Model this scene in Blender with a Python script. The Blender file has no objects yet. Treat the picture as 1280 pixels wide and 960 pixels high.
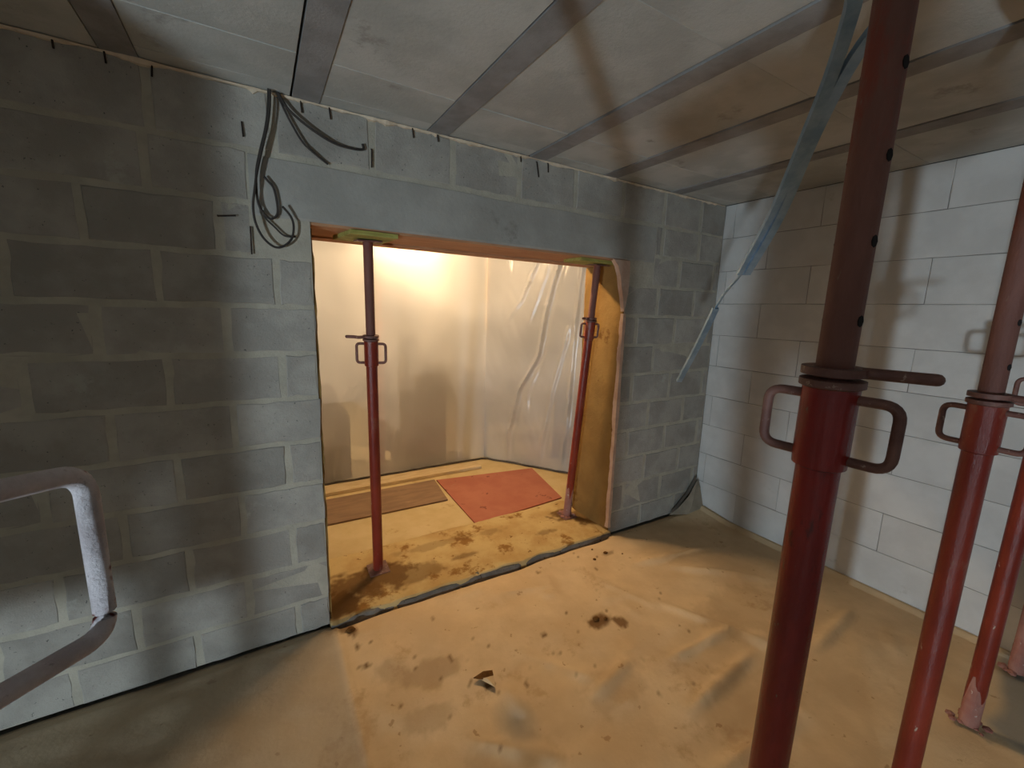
import bpy, bmesh, math, random
from mathutils import Vector, Matrix, noise

random.seed(7)
scene = bpy.context.scene
COL = scene.collection

# ------------------------------------------------------------------ camera
F_PX = 527.08
YAW, PITCH, ROLL = math.radians(30.938), math.radians(-9.8655), math.radians(1.7128)
CAM = Vector((-3.1904, -2.1532, 1.6476))
cd = bpy.data.cameras.new('camera')
cam = bpy.data.objects.new('camera', cd)
COL.objects.link(cam)
cd.sensor_width = 36.0
cd.lens = 36.0 * F_PX / 1280.0
cd.clip_start = 0.02
cd.clip_end = 60
fw = Vector((math.sin(YAW) * math.cos(PITCH), math.cos(YAW) * math.cos(PITCH), math.sin(PITCH)))
rt = Vector((math.cos(YAW), -math.sin(YAW), 0))
up = rt.cross(fw)
c_, s_ = math.cos(ROLL), math.sin(ROLL)
r2, u2 = c_ * rt + s_ * up, -s_ * rt + c_ * up
cam.matrix_world = Matrix(((r2.x, u2.x, -fw.x, CAM.x), (r2.y, u2.y, -fw.y, CAM.y),
                           (r2.z, u2.z, -fw.z, CAM.z), (0, 0, 0, 1)))
scene.camera = cam

# ------------------------------------------------------------------ world, light, exposure
w = bpy.data.worlds.new('world')
scene.world = w
w.use_nodes = True
w.node_tree.nodes['Background'].inputs[0].default_value = (0.6, 0.75, 1.0, 1)
w.node_tree.nodes['Background'].inputs[1].default_value = 0.02
scene.view_settings.view_transform = 'Standard'
scene.view_settings.look = 'None'
scene.view_settings.gamma = 1
scene.view_settings.use_curve_mapping = False
scene.view_settings.exposure = 0.0

FLOOD = Vector((-6.3, -4.1, 0.30))     # cool LED floodlight standing behind the camera
BULB = Vector((-1.75, 0.97, 2.40))     # warm lamp under the ceiling of the next room
FLOOD_W, TUBE_E, BACK_W, FILL_E = 138.0, 530.0, 200.0, 2.2
FLOOD_RGB, BULB_RGB = (0.70, 0.87, 1.0), (1.0, 0.69, 0.38)


# ------------------------------------------------------------------ materials
def new_mat(name):
    m = bpy.data.materials.new(name)
    m.use_nodes = True
    nt = m.node_tree
    return m, nt, nt.nodes['Principled BSDF']


def rgb(h):
    """sRGB 0-255 triple to linear"""
    return tuple(((v / 255) / 12.92 if v / 255 <= 0.04045 else ((v / 255 + 0.055) / 1.055) ** 2.4) for v in h)


def mat(name, c1, c2, scale=6.0, rough=0.85, bump=0.15, bump_scale=60.0, speck=None, speck_scale=40.0, speck_at=0.62,
        metallic=0.0, per_object=0.0, spec=0.3, stretch=None, patch=None, patch_at=0.56, patch_scale=2.0, attr=None, bump_dist=0.01):
    m, nt, b = new_mat(name)
    N, L = nt.nodes, nt.links
    tc = N.new('ShaderNodeTexCoord')
    src = tc.outputs['Object']
    if per_object or stretch:
        mp = N.new('ShaderNodeMapping')
        L.new(src, mp.inputs['Vector'])
        if stretch:
            mp.inputs['Scale'].default_value = stretch
        if per_object:
            oi = N.new('ShaderNodeObjectInfo')
            mul = N.new('ShaderNodeMath'); mul.operation = 'MULTIPLY'; mul.inputs[1].default_value = 37.0
            L.new(oi.outputs['Random'], mul.inputs[0])
            L.new(mul.outputs[0], mp.inputs['Location'])
        src = mp.outputs[0]

    def nz(sc, det=6.0, ro=0.6):
        n = N.new('ShaderNodeTexNoise')
        n.inputs['Scale'].default_value = sc
        n.inputs['Detail'].default_value = det
        n.inputs['Roughness'].default_value = ro
        L.new(src, n.inputs['Vector'])
        return n.outputs['Fac']

    def ramp(fac, lo, hi):
        r = N.new('ShaderNodeMapRange')
        r.interpolation_type = 'SMOOTHSTEP'
        r.inputs['From Min'].default_value = lo
        r.inputs['From Max'].default_value = hi
        L.new(fac, r.inputs['Value'])
        return r.outputs['Result']

    def mix(fac, a, bcol):
        x = N.new('ShaderNodeMix'); x.data_type = 'RGBA'
        L.new(fac, x.inputs['Factor'])
        if isinstance(a, tuple): x.inputs[6].default_value = (*a, 1)
        else: L.new(a, x.inputs[6])
        if isinstance(bcol, tuple): x.inputs[7].default_value = (*bcol, 1)
        else: L.new(bcol, x.inputs[7])
        return x.outputs[2]

    col = mix(ramp(nz(scale), 0.36, 0.66), tuple(c1), tuple(c2))
    if patch:
        col = mix(ramp(nz(patch_scale, 8.0, 0.7), patch_at, patch_at + 0.08), col, tuple(patch))
    if speck:
        col = mix(ramp(nz(speck_scale, 3.0, 0.7), speck_at, speck_at + 0.05), col, tuple(speck))
    if attr:
        for an, ac in attr:
            a = N.new('ShaderNodeAttribute'); a.attribute_name = an
            col = mix(a.outputs['Fac'], col, tuple(ac))
    if per_object:
        mr = N.new('ShaderNodeMapRange')
        L.new(oi.outputs['Random'], mr.inputs['Value'])
        mr.inputs['To Min'].default_value = 1 - per_object
        mr.inputs['To Max'].default_value = 1 + per_object
        hs = N.new('ShaderNodeHueSaturation')
        L.new(mr.outputs[0], hs.inputs['Value'])
        L.new(col, hs.inputs['Color'])
        col = hs.outputs['Color']
    L.new(col, b.inputs['Base Color'])
    b.inputs['Roughness'].default_value = rough
    b.inputs['Metallic'].default_value = metallic
    b.inputs['Specular IOR Level'].default_value = spec
    if bump:
        bn = N.new('ShaderNodeBump')
        bn.inputs['Strength'].default_value = bump
        bn.inputs['Distance'].default_value = bump_dist
        L.new(nz(bump_scale, 8.0, 0.7), bn.inputs['Height'])
        L.new(bn.outputs[0], b.inputs['Normal'])
    return m


M = {}
M['block'] = mat('grey_block', rgb((148, 142, 133)), rgb((166, 160, 150)), 5, 0.95, 0.5, 90, speck=rgb((96, 94, 90)), speck_scale=70,
                 speck_at=0.66, per_object=0.10, spec=0.1, patch=rgb((168, 164, 154)), patch_scale=4, patch_at=0.62)
M['mortar'] = mat('mortar', rgb((164, 157, 142)), rgb((178, 170, 154)), 8, 0.95, 0.5, 60, spec=0.1)
M['lintel'] = mat('lintel_concrete', rgb((150, 146, 138)), rgb((164, 160, 152)), 3, 0.95, 0.35, 50, spec=0.1, patch=rgb((136, 132, 125)), patch_scale=2.2, patch_at=0.6)
M['white_block'] = mat('white_block', rgb((196, 194, 190)), rgb((208, 206, 202)), 4, 0.9, 0.12, 120, per_object=0.025, spec=0.15,
                       patch=rgb((182, 178, 170)), patch_scale=3, patch_at=0.66)
M['white_joint'] = mat('dark_joint', rgb((120, 116, 112)), rgb((140, 136, 130)), 10, 0.95, 0.1, 60)
M['infill'] = mat('ceiling_infill', rgb((166, 165, 158)), rgb((184, 183, 176)), 3.5, 0.95, 0.25, 70, per_object=0.04, spec=0.1,
                  patch=rgb((150, 147, 140)), patch_scale=2.5, patch_at=0.6)
M['beam'] = mat('ceiling_beam', rgb((132, 129, 126)), rgb((146, 143, 140)), 9, 0.9, 0.25, 90, per_object=0.04, spec=0.15)
M['edge'] = mat('dark_concrete', rgb((104, 98, 90)), rgb((124, 116, 106)), 14, 0.95, 0.6, 40, speck=rgb((70, 60, 50)), speck_scale=30)
M['pale_timber'] = mat('pale_timber', rgb((206, 184, 146)), rgb((190, 164, 122)), 5, 0.85, 0.25, 40, stretch=(1.5, 14, 14), spec=0.2)
M['foam'] = mat('joint_mortar', rgb((196, 176, 150)), rgb((214, 196, 172)), 20, 0.95, 0.4, 60)
M['concrete'] = mat('raw_concrete', rgb((150, 146, 140)), rgb((168, 164, 156)), 2.5, 0.95, 0.3, 40, spec=0.15)
M['dust'] = mat('dusty_membrane', rgb((204, 176, 138)), rgb((218, 191, 152)), 3.0, 0.8, 0.25, 26, spec=0.25, speck=rgb((178, 146, 108)),
                speck_scale=14, speck_at=0.66, patch=rgb((194, 163, 124)), patch_scale=1.6, patch_at=0.55,
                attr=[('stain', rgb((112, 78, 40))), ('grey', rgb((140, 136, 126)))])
M['slab'] = mat('screed', rgb((200, 174, 122)), rgb((182, 150, 98)), 4, 0.9, 0.5, 40, speck=rgb((130, 96, 52)), speck_scale=18, speck_at=0.66,
                spec=0.15, patch=rgb((140, 102, 52)), patch_scale=3.4, patch_at=0.54, attr=[('stain', rgb((104, 74, 38)))])
M['screed'] = mat('inner_screed', rgb((204, 182, 138)), rgb((192, 168, 122)), 3, 0.9, 0.2, 40, spec=0.15, patch=rgb((172, 142, 96)), patch_scale=2.2, patch_at=0.6)
M['reveal'] = mat('render_coat', rgb((126, 96, 54)), rgb((140, 110, 64)), 3, 0.95, 0.6, 22, speck=rgb((128, 94, 50)), speck_scale=14, speck_at=0.68,
                  spec=0.1, patch=rgb((108, 76, 38)), patch_scale=3.2, patch_at=0.58)
M['plaster'] = mat('pale_plaster', rgb((206, 180, 162)), rgb((190, 160, 142)), 8, 0.95, 0.4, 40, spec=0.1)
M['red_paint'] = mat('red_primer', rgb((150, 34, 25)), rgb((122, 24, 18)), 9, 0.24, 0.25, 160, speck=rgb((120, 76, 62)), speck_scale=55, speck_at=0.70,
                     spec=0.5, stretch=(1, 1, 0.35), patch=rgb((62, 26, 20)), patch_scale=8, patch_at=0.58)
M['red_dusty'] = mat('dusty_primer', rgb((134, 50, 34)), rgb((110, 36, 26)), 7, 0.30, 0.25, 120, speck=rgb((176, 150, 130)), speck_scale=40, speck_at=0.68,
                     spec=0.35, stretch=(1, 1, 0.4), patch=rgb((132, 78, 60)), patch_scale=6, patch_at=0.55)
M['red_pale'] = mat('chalky_primer', rgb((160, 116, 104)), rgb((146, 92, 80)), 7, 0.8, 0.25, 120, speck=rgb((190, 176, 164)), speck_scale=30, speck_at=0.63, spec=0.2)
M['rust'] = mat('rusted_tube', rgb((126, 82, 70)), rgb((104, 64, 54)), 8, 0.62, 0.35, 140, speck=rgb((126, 96, 82)), speck_scale=50, speck_at=0.68,
                spec=0.35, stretch=(1, 1, 0.3), patch=rgb((128, 60, 46)), patch_scale=6, patch_at=0.55)
M['worn'] = mat('worn_steel', rgb((120, 82, 72)), rgb((96, 60, 52)), 20, 0.5, 0.3, 120, speck=rgb((150, 124, 112)), speck_scale=60, speck_at=0.62, spec=0.4)
M['chipped'] = mat('chipped_paint', rgb((206, 198, 200)), rgb((178, 168, 170)), 30, 0.5, 0.6, 180, speck=rgb((108, 44, 38)), speck_scale=22, speck_at=0.60,
                   spec=0.4, patch=rgb((112, 100, 100)), patch_scale=45, patch_at=0.6)
M['hole'] = mat('dark_hole', (0.01, 0.008, 0.007), (0.015, 0.01, 0.01), 5, 0.95, 0)
M['galv'] = mat('galvanised', rgb((120, 150, 176)), rgb((150, 176, 198)), 14, 0.38, 0.05, 60, metallic=0.75, spec=0.5)
M['cable'] = mat('cable_sheath', rgb((48, 42, 38)), rgb((58, 51, 46)), 10, 0.7, 0, spec=0.3)
M['pin'] = mat('rusty_wire', rgb((38, 28, 24)), rgb((54, 40, 32)), 30, 0.8, 0)
M['timber'] = mat('raw_timber', rgb((190, 152, 96)), rgb((168, 128, 76)), 5, 0.8, 0.25, 40, stretch=(1.5, 14, 14), spec=0.2)
M['green_board'] = mat('moss_board', rgb((166, 160, 88)), rgb((142, 134, 66)), 6, 0.8, 0.2, 40, stretch=(2, 10, 10))
M['red_board'] = mat('red_panel', rgb((166, 100, 80)), rgb((176, 112, 90)), 4, 0.75, 0.08, 60, spec=0.25, speck=rgb((132, 76, 60)), speck_scale=8, speck_at=0.62,
                     patch=rgb((168, 116, 92)), patch_scale=2.5, patch_at=0.62)
M['grey_board'] = mat('grey_panel', rgb((130, 104, 82)), rgb((146, 118, 92)), 4, 0.8, 0.12, 60, spec=0.2, stretch=(1, 4, 1), patch=rgb((168, 138, 104)), patch_scale=3, patch_at=0.63)
M['formwork'] = mat('formwork_ply', rgb((186, 140, 104)), rgb((170, 122, 88)), 4, 0.8, 0.2, 40, stretch=(1, 10, 10), spec=0.2)
M['clod'] = mat('dirt_clod', rgb((110, 76, 40)), rgb((86, 58, 30)), 40, 0.98, 0.5, 120, spec=0.05)
M['tarp'] = mat('dark_membrane', rgb((72, 66, 60)), rgb((88, 80, 70)), 8, 0.7, 0.2, 40)
M['flap'] = mat('grey_membrane', rgb((150, 138, 120)), rgb((132, 120, 104)), 8, 0.85, 0.3, 30)
M['dark_goods'] = mat('dark_goods', rgb((48, 38, 30)), rgb((66, 52, 40)), 4, 0.85, 0.1, 30)
M['blue_grey'] = mat('blue_grey_goods', rgb((58, 62, 72)), rgb((72, 74, 82)), 4, 0.8, 0.1, 30)
M['plastic_black'] = mat('black_plastic', rgb((30, 30, 32)), rgb((40, 40, 42)), 8, 0.5, 0)


def emit_mat(name, col, strength):
    m, nt, b = new_mat(name)
    b.inputs['Base Color'].default_value = (*col, 1)
    b.inputs['Emission Color'].default_value = (*col, 1)
    b.inputs['Emission Strength'].default_value = strength
    return m


def sheet_mat():
    """milky, dusty polythene: scatters lamp light, blurs what stands behind"""
    m = bpy.data.materials.new('milky_polythene')
    m.use_nodes = True
    nt = m.node_tree
    N, L = nt.nodes, nt.links
    for n in list(N): N.remove(n)
    out = N.new('ShaderNodeOutputMaterial')
    tc = N.new('ShaderNodeTexCoord')
    n1 = N.new('ShaderNodeTexNoise'); n1.inputs['Scale'].default_value = 1.6; n1.inputs['Detail'].default_value = 5
    L.new(tc.outputs['Object'], n1.inputs['Vector'])
    r1 = N.new('ShaderNodeMapRange'); r1.inputs['From Min'].default_value = 0.35; r1.inputs['From Max'].default_value = 0.65
    r1.inputs['To Min'].default_value = 0.36; r1.inputs['To Max'].default_value = 0.54
    L.new(n1.outputs['Fac'], r1.inputs['Value'])
    dif = N.new('ShaderNodeBsdfDiffuse'); dif.inputs['Color'].default_value = (0.93, 0.91, 0.88, 1)
    trl = N.new('ShaderNodeBsdfTranslucent'); trl.inputs['Color'].default_value = (0.93, 0.91, 0.88, 1)
    rfr = N.new('ShaderNodeBsdfRefraction'); rfr.inputs['Roughness'].default_value = 0.28; rfr.inputs['IOR'].default_value = 1.09
    rfr.inputs['Color'].default_value = (0.95, 0.94, 0.92, 1)
    gls = N.new('ShaderNodeBsdfGlossy'); gls.inputs['Roughness'].default_value = 0.3; gls.inputs['Color'].default_value = (1, 1, 1, 1)
    m1 = N.new('ShaderNodeMixShader'); m1.inputs[0].default_value = 0.38
    L.new(dif.outputs[0], m1.inputs[1]); L.new(trl.outputs[0], m1.inputs[2])
    m2 = N.new('ShaderNodeMixShader')
    L.new(r1.outputs[0], m2.inputs[0]); L.new(m1.outputs[0], m2.inputs[1]); L.new(rfr.outputs[0], m2.inputs[2])
    m3 = N.new('ShaderNodeMixShader'); m3.inputs[0].default_value = 0.07
    L.new(m2.outputs[0], m3.inputs[1]); L.new(gls.outputs[0], m3.inputs[2])
    L.new(m3.outputs[0], out.inputs[0])
    return m


M['sheet'] = sheet_mat()
M['lamp_cool'] = emit_mat('led_face', (0.85, 0.93, 1.0), 6.0)
M['lamp_warm'] = emit_mat('bulb_glow', (1.0, 0.75, 0.42), 8.0)


# ------------------------------------------------------------------ builders
def link_mesh(name, bm, m, parent=None, loc=None, smooth=False):
    me = bpy.data.meshes.new(name)
    bmesh.ops.recalc_face_normals(bm, faces=bm.faces[:])
    bm.to_mesh(me); bm.free()
    me.materials.append(m)
    if smooth:
        for f in me.polygons: f.use_smooth = True
        me.set_sharp_from_angle(angle=math.radians(42))
    o = bpy.data.objects.new(name, me)
    COL.objects.link(o)
    if loc is not None: o.location = loc
    if parent is not None: o.parent = parent
    return o


def shared(name, me, parent, loc, rot=None):
    o = bpy.data.objects.new(name, me)
    COL.objects.link(o)
    o.location = loc
    if rot: o.rotation_euler = rot
    o.parent = parent
    return o


def thing(name, label, cat, loc=(0, 0, 0), group=None):
    o = bpy.data.objects.new(name, None)
    o.empty_display_size = 0.1
    COL.objects.link(o)
    o.location = loc
    return tag(o, label, cat, group)


def tag(o, label, cat, group=None):
    o['label'] = label
    o['category'] = cat
    if group: o['group'] = group
    return o


def structure(o, label, cat='structure'):
    o['kind'] = 'structure'
    o['label'] = label
    o['category'] = cat
    return o


def box(bm, x0, x1, y0, y1, z0, z1):
    vs = [bm.verts.new((x, y, z)) for x in (x0, x1) for y in (y0, y1) for z in (z0, z1)]
    for f in ((0, 1, 3, 2), (4, 6, 7, 5), (0, 4, 5, 1), (2, 3, 7, 6), (0, 2, 6, 4), (1, 5, 7, 3)):
        bm.faces.new([vs[i] for i in f])
    return vs


def prism(bm, pts, z0, z1):
    """vertical prism over a list of (x, y)"""
    a = [bm.verts.new((x, y, z0)) for x, y in pts]
    b = [bm.verts.new((x, y, z1)) for x, y in pts]
    bm.faces.new(a[::-1]); bm.faces.new(b)
    n = len(pts)
    for i in range(n):
        bm.faces.new((a[i], a[(i + 1) % n], b[(i + 1) % n], b[i]))


def lathe(bm, prof, segs=24, c=(0, 0, 0), axis='z'):
    """closed profile of (radius, height) turned about the axis"""
    rings = []
    for r, h in prof:
        ring = []
        for k in range(segs):
            t = 2 * math.pi * k / segs
            ring.append(bm.verts.new((c[0] + r * math.cos(t), c[1] + r * math.sin(t), c[2] + h)))
        rings.append(ring)
    for a, b in zip(rings, rings[1:]):
        for k in range(segs):
            bm.faces.new((a[k], a[(k + 1) % segs], b[(k + 1) % segs], b[k]))
    bm.faces.new(rings[0][::-1]); bm.faces.new(rings[-1])


def tube_ring(bm, r0, r1, z0, z1, segs=28):
    """hollow cylinder"""
    R = []
    for r, z in ((r0, z0), (r1, z0), (r1, z1), (r0, z1)):
        R.append([bm.verts.new((r * math.cos(2 * math.pi * k / segs), r * math.sin(2 * math.pi * k / segs), z)) for k in range(segs)])
    for i in range(4):
        a, b = R[i], R[(i + 1) % 4]
        for k in range(segs):
            bm.faces.new((a[k], a[(k + 1) % segs], b[(k + 1) % segs], b[k]))


def smooth_path(pts, n=6):
    """Catmull-Rom through the points"""
    P = [Vector(p) for p in pts]
    out = []
    for i in range(len(P) - 1):
        p0, p1, p2, p3 = P[max(i - 1, 0)], P[i], P[i + 1], P[min(i + 2, len(P) - 1)]
        for k in range(n):
            t = k / n
            out.append(0.5 * ((2 * p1) + (-p0 + p2) * t + (2 * p0 - 5 * p1 + 4 * p2 - p3) * t * t + (-p0 + 3 * p1 - 3 * p2 + p3) * t ** 3))
    out.append(P[-1])
    return out


def sweep(bm, path, section, upv=None):
    """sweep a closed section of (a, b) along a path; caps both ends"""
    P = [Vector(p) for p in path]
    rings = []
    ref = Vector(upv) if upv else None
    prev = None
    for i, p in enumerate(P):
        t = (P[min(i + 1, len(P) - 1)] - P[max(i - 1, 0)]).normalized()
        if ref is not None:
            a = (ref - t * ref.dot(t)).normalized()
        else:
            if prev is None:
                a = t.orthogonal().normalized()
            else:
                a = (prev - t * prev.dot(t)).normalized()
        prev = a
        b = t.cross(a)
        rings.append([bm.verts.new(p + a * u + b * v) for u, v in section])
    n = len(section)
    for r, s in zip(rings, rings[1:]):
        for k in range(n):
            bm.faces.new((r[k], r[(k + 1) % n], s[(k + 1) % n], s[k]))
    bm.faces.new(rings[0][::-1]); bm.faces.new(rings[-1])


def circ(r, n=10):
    return [(r * math.cos(2 * math.pi * k / n), r * math.sin(2 * math.pi * k / n)) for k in range(n)]


def fillet(pts, r=0.02, n=5):
    """round the inner corners of a polyline"""
    P = [Vector(p) for p in pts]
    out = [P[0]]
    for i in range(1, len(P) - 1):
        d0, d1 = (P[i - 1] - P[i]), (P[i + 1] - P[i])
        rr = min(r, d0.length * 0.45, d1.length * 0.45)
        a, b = P[i] + d0.normalized() * rr, P[i] + d1.normalized() * rr
        for k in range(n + 1):
            t = k / n
            out.append(a * (1 - t) ** 2 + P[i] * 2 * t * (1 - t) + b * t * t)
    out.append(P[-1])
    return out


def rough_slab_mesh(name, w, h, d, m, ch=0.006, jit=0.003, n=5, seed=0):
    """a masonry unit lying in the XZ plane, face at y=0 looking to -y, body to y=d; irregular chamfered edge"""
    rnd = random.Random(seed)
    bm = bmesh.new()
    out = []
    for k in range(n): out.append((w * k / n, 0))
    for k in range(3): out.append((w, h * k / 3))
    for k in range(n): out.append((w - w * k / n, h))
    for k in range(3): out.append((0, h - h * k / 3))
    back, mid, front = [], [], []
    for x, z in out:
        jx, jz = rnd.uniform(-jit, jit), rnd.uniform(-jit, jit)
        x, z = x + jx, z + jz
        ix = ch if x < w / 2 and x < 0.02 else (-ch if x > w - 0.02 else 0)
        iz = ch if z < 0.02 else (-ch if z > h - 0.02 else 0)
        k2 = rnd.uniform(0.6, 1.5)
        back.append(bm.verts.new((x, d, z)))
        mid.append(bm.verts.new((x, ch * 0.8, z)))
        front.append(bm.verts.new((x + ix * k2, rnd.uniform(-0.0012, 0.0012), z + iz * k2)))
    N = len(out)
    for A, B in ((back, mid), (mid, front)):
        for k in range(N):
            bm.faces.new((A[k], A[(k + 1) % N], B[(k + 1) % N], B[k]))
    bm.faces.new(front); bm.faces.new(back[::-1])
    bmesh.ops.recalc_face_normals(bm, faces=bm.faces[:])
    me = bpy.data.meshes.new(name)
    bm.to_mesh(me); bm.free()
    me.materials.append(m)
    return me


# ------------------------------------------------------------------ the shell
H = 2.5
T = 0.42                 # thickness of the grey block wall
DL, DR, DT = -2.97, -1.005, 2.01     # opening: left, right, head
XL, XR2 = -7.2, 2.4
YB = -5.2
MR = 0.002               # recess of the mortar behind the block faces

bm = bmesh.new()
box(bm, XL, DL + 0.001, MR, T, 0, H)
box(bm, DR - 0.001, 0.0, MR, T, 0, H)
box(bm, DL, DR, MR, T, DT + 0.004, H)
wall_back = structure(link_mesh('wall_back', bm, M['mortar']), 'grey concrete block wall with a wide opening into the lit room', 'wall')

bm = bmesh.new()
box(bm, 0.003, 0.22, YB, T, 0, H)
wall_right = structure(link_mesh('wall_right', bm, M['white_joint']), 'white block wall with thin dark joints at right', 'wall')

bm = bmesh.new()
box(bm, XL - 0.2, XL, YB, T, 0, H)
structure(link_mesh('wall_left', bm, M['concrete']), 'bare concrete wall far to the left', 'wall')
bm = bmesh.new()
box(bm, XL - 0.2, 0.22, YB - 0.2, YB, 0, H)
structure(link_mesh('wall_rear', bm, M['concrete']), 'bare concrete wall behind the camera', 'wall')

bm = bmesh.new()
box(bm, XL - 0.2, XR2 + 0.2, YB - 0.2, 6.2, -0.25, -0.05)
floor = structure(link_mesh('floor', bm, M['concrete']), 'concrete floor of the site under the dusty sheeting', 'floor')

# ceiling: a slab above, prestressed beams and infill panels as pieces
bm = bmesh.new()
box(bm, XL - 0.2, XR2 + 0.2, YB - 0.2, 6.2, H + 0.03, H + 0.25)
ceiling = structure(link_mesh('ceiling', bm, M['plastic_black']), 'beam and infill concrete ceiling over the room', 'ceiling')

BEAM_X = [-6.51, -5.92, -5.33, -4.74, -4.145, -3.555, -2.962, -2.372, -1.777, -1.225, -0.60]
BW = 0.104
bm = bmesh.new()
box(bm, -BW / 2, BW / 2, YB, -0.0, 0, 0.05)
beam_me = bpy.data.meshes.new('beam'); bmesh.ops.recalc_face_normals(bm, faces=bm.faces[:]); bm.to_mesh(beam_me); bm.free(); beam_me.materials.append(M['beam'])
for i, x in enumerate(BEAM_X):
    o = shared('beam', beam_me, ceiling, (x, 0, H - 0.003), (0, 0, random.uniform(-0.001, 0.002)))
edges = [XL] + BEAM_X + [0.0]
cuts = [0.0, -0.09, -0.36, -1.177, -2.0, -2.82, -3.64, -4.46, YB]
panel_cache = {}
for i in range(len(edges) - 1):
    xa = edges[i] + (BW / 2 + 0.0015 if i else 0.0)
    xb = edges[i + 1] - (BW / 2 + 0.005 if i < len(edges) - 2 else 0.004)
    for j in range(len(cuts) - 1):
        ya, yb = cuts[j], cuts[j + 1]
        key = (round(xb - xa, 2), round(ya - yb, 2))
        if key not in panel_cache:
            bm = bmesh.new()
            box(bm, 0, xb - xa, yb - ya + 0.0006, -0.0006, 0, 0.04)
            bmesh.ops.bevel(bm, geom=[e for e in bm.edges], offset=0.0012, segments=1, affect='EDGES')
            me = bpy.data.meshes.new('infill_panel'); bmesh.ops.recalc_face_normals(bm, faces=bm.faces[:]); bm.to_mesh(me); bm.free(); me.materials.append(M['infill'])
            panel_cache[key] = me
        shared('infill_panel', panel_cache[key], ceiling, (xa, ya, H + random.uniform(0.0, 0.003)), (random.uniform(-0.001, 0.001), random.uniform(-0.003, 0.003), 0))

# ------------------------------------------------------------------ grey blocks of wall_back
block_cache = {}


def block(x0, x1, z0, z1, name='block'):
    w_, h_ = x1 - x0, z1 - z0
    if w_ < 0.03 or h_ < 0.03: return
    v = random.randrange(4)
    key = (round(w_, 2), round(h_, 2), v)
    if key not in block_cache:
        block_cache[key] = rough_slab_mesh('block', round(w_, 2), round(h_, 2), 0.03, M['block'], 0.004, 0.004, 6, seed=hash(key) & 0xffff)
    shared(name, block_cache[key], wall_back, (x0, random.uniform(-0.002, 0.0015), z0), (random.uniform(-0.004, 0.004), 0, random.uniform(-0.003, 0.003)))


PITCH_X, PITCH_Z, JX, JZ = 0.405, 0.21, 0.028, 0.020
z_lines = [1.215 + PITCH_Z * k for k in range(-5, 5)]          # 0.165 ... 2.055
z_lines = [0.0] + z_lines + [2.262, H]
for r in range(len(z_lines) - 1):
    z0, z1 = z_lines[r] + JZ / 2, z_lines[r + 1] - JZ / 2
    top = r == len(z_lines) - 2
    row_lintel = z_lines[r + 1] > 2.02 and not top
    odd = (r % 2)
    if top:
        joints = [-2.69 + 0.4 * k for k in range(-12, 8)]
        spans = [(XL, 0.0)]
    else:
        base = -3.715 if odd else -3.52
        joints = [base + PITCH_X * k for k in range(-9, 12)]
        spans = [(XL, DL if not row_lintel else -3.2), ((DR if not row_lintel else -0.75), 0.0)]
        if r == 0: z0 = 0.0
    for a, b in spans:
        js = [a] + [j for j in joints if a + 0.04 < j < b - 0.04] + [b]
        for k in range(len(js) - 1):
            xa = js[k] + (JX / 2 if k else 0.0)
            xb = js[k + 1] - (JX / 2 if k < len(js) - 2 else (0.0 if b < 0 else 0.006))
            if xb < -4.9: continue          # out of view: left as plain mortar-rendered wall
            block(xa, xb, z0, z1)
# cast lintel over the opening, a single long concrete piece with its rough top edge
bm = bmesh.new()
nx = 60
vf = []
for i in range(nx + 1):
    x = -3.19 + (2.43) * i / nx
    zt = 2.250 + 0.010 * noise.noise(Vector((x * 5, 0, 1.7)))
    zb = DT if DL <= x <= DR else (DT + 0.0)
    vf.append([bm.verts.new((x, y, z)) for y, z in ((0.001, DT), (-0.004, DT + 0.01), (-0.006 + 0.002 * noise.noise(Vector((x * 3, 3, 0))), 2.13), (-0.004, zt - 0.006), (0.012, zt), (0.012, DT))])
for a, b in zip(vf, vf[1:]):
    for k in range(6):
        bm.faces.new((a[k], a[(k + 1) % 6], b[(k + 1) % 6], b[k]))
bm.faces.new(vf[0]); bm.faces.new(vf[-1][::-1])
o = link_mesh('lintel', bm, M['lintel'], wall_back); o['label'] = 'smooth cast concrete lintel over the opening'

# soffit boards under the lintel (timber shuttering left in place)
bm = bmesh.new()
box(bm, DL + 0.005, DR - 0.005, 0.006, T - 0.10, DT - 0.012, DT + 0.004)
o = link_mesh('soffit_board', bm, M['formwork'], wall_back); o['label'] = 'pinkish shuttering board under the lintel'
bm = bmesh.new()
box(bm, DL + 0.005, DR - 0.005, T - 0.097, T + 0.005, DT - 0.022, DT + 0.004)
o = link_mesh('soffit_board', bm, M['formwork'], wall_back)

# irregular bead of mortar where the grey wall meets the ceiling
bm = bmesh.new()
segs = 260
prev = None
for i in range(segs + 1):
    x = -4.9 + 4.88 * i / segs
    g = 0.5 + 0.9 * noise.noise(Vector((x * 7, 0, 0))) + 0.6 * noise.noise(Vector((x * 25, 3, 0)))
    dz = 0.006 + 0.016 * max(g, 0.05)
    if noise.noise(Vector((x * 30, 9, 0))) > 0.45: dz += 0.016
    dy = 0.006 + 0.010 * max(g, 0.1)
    cur = [bm.verts.new((x, y, z)) for y, z in ((0.006, H - dz), (-dy * 0.7, H - dz * 0.85), (-dy, H - 0.004), (0.006, H + 0.004))]
    if prev:
        for k in range(4): bm.faces.new((prev[k], prev[(k + 1) % 4], cur[(k + 1) % 4], cur[k]))
    else: bm.faces.new(cur)
    prev = cur
bm.faces.new(prev[::-1])
link_mesh('mortar_bead', bm, M['foam'], wall_back)

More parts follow.
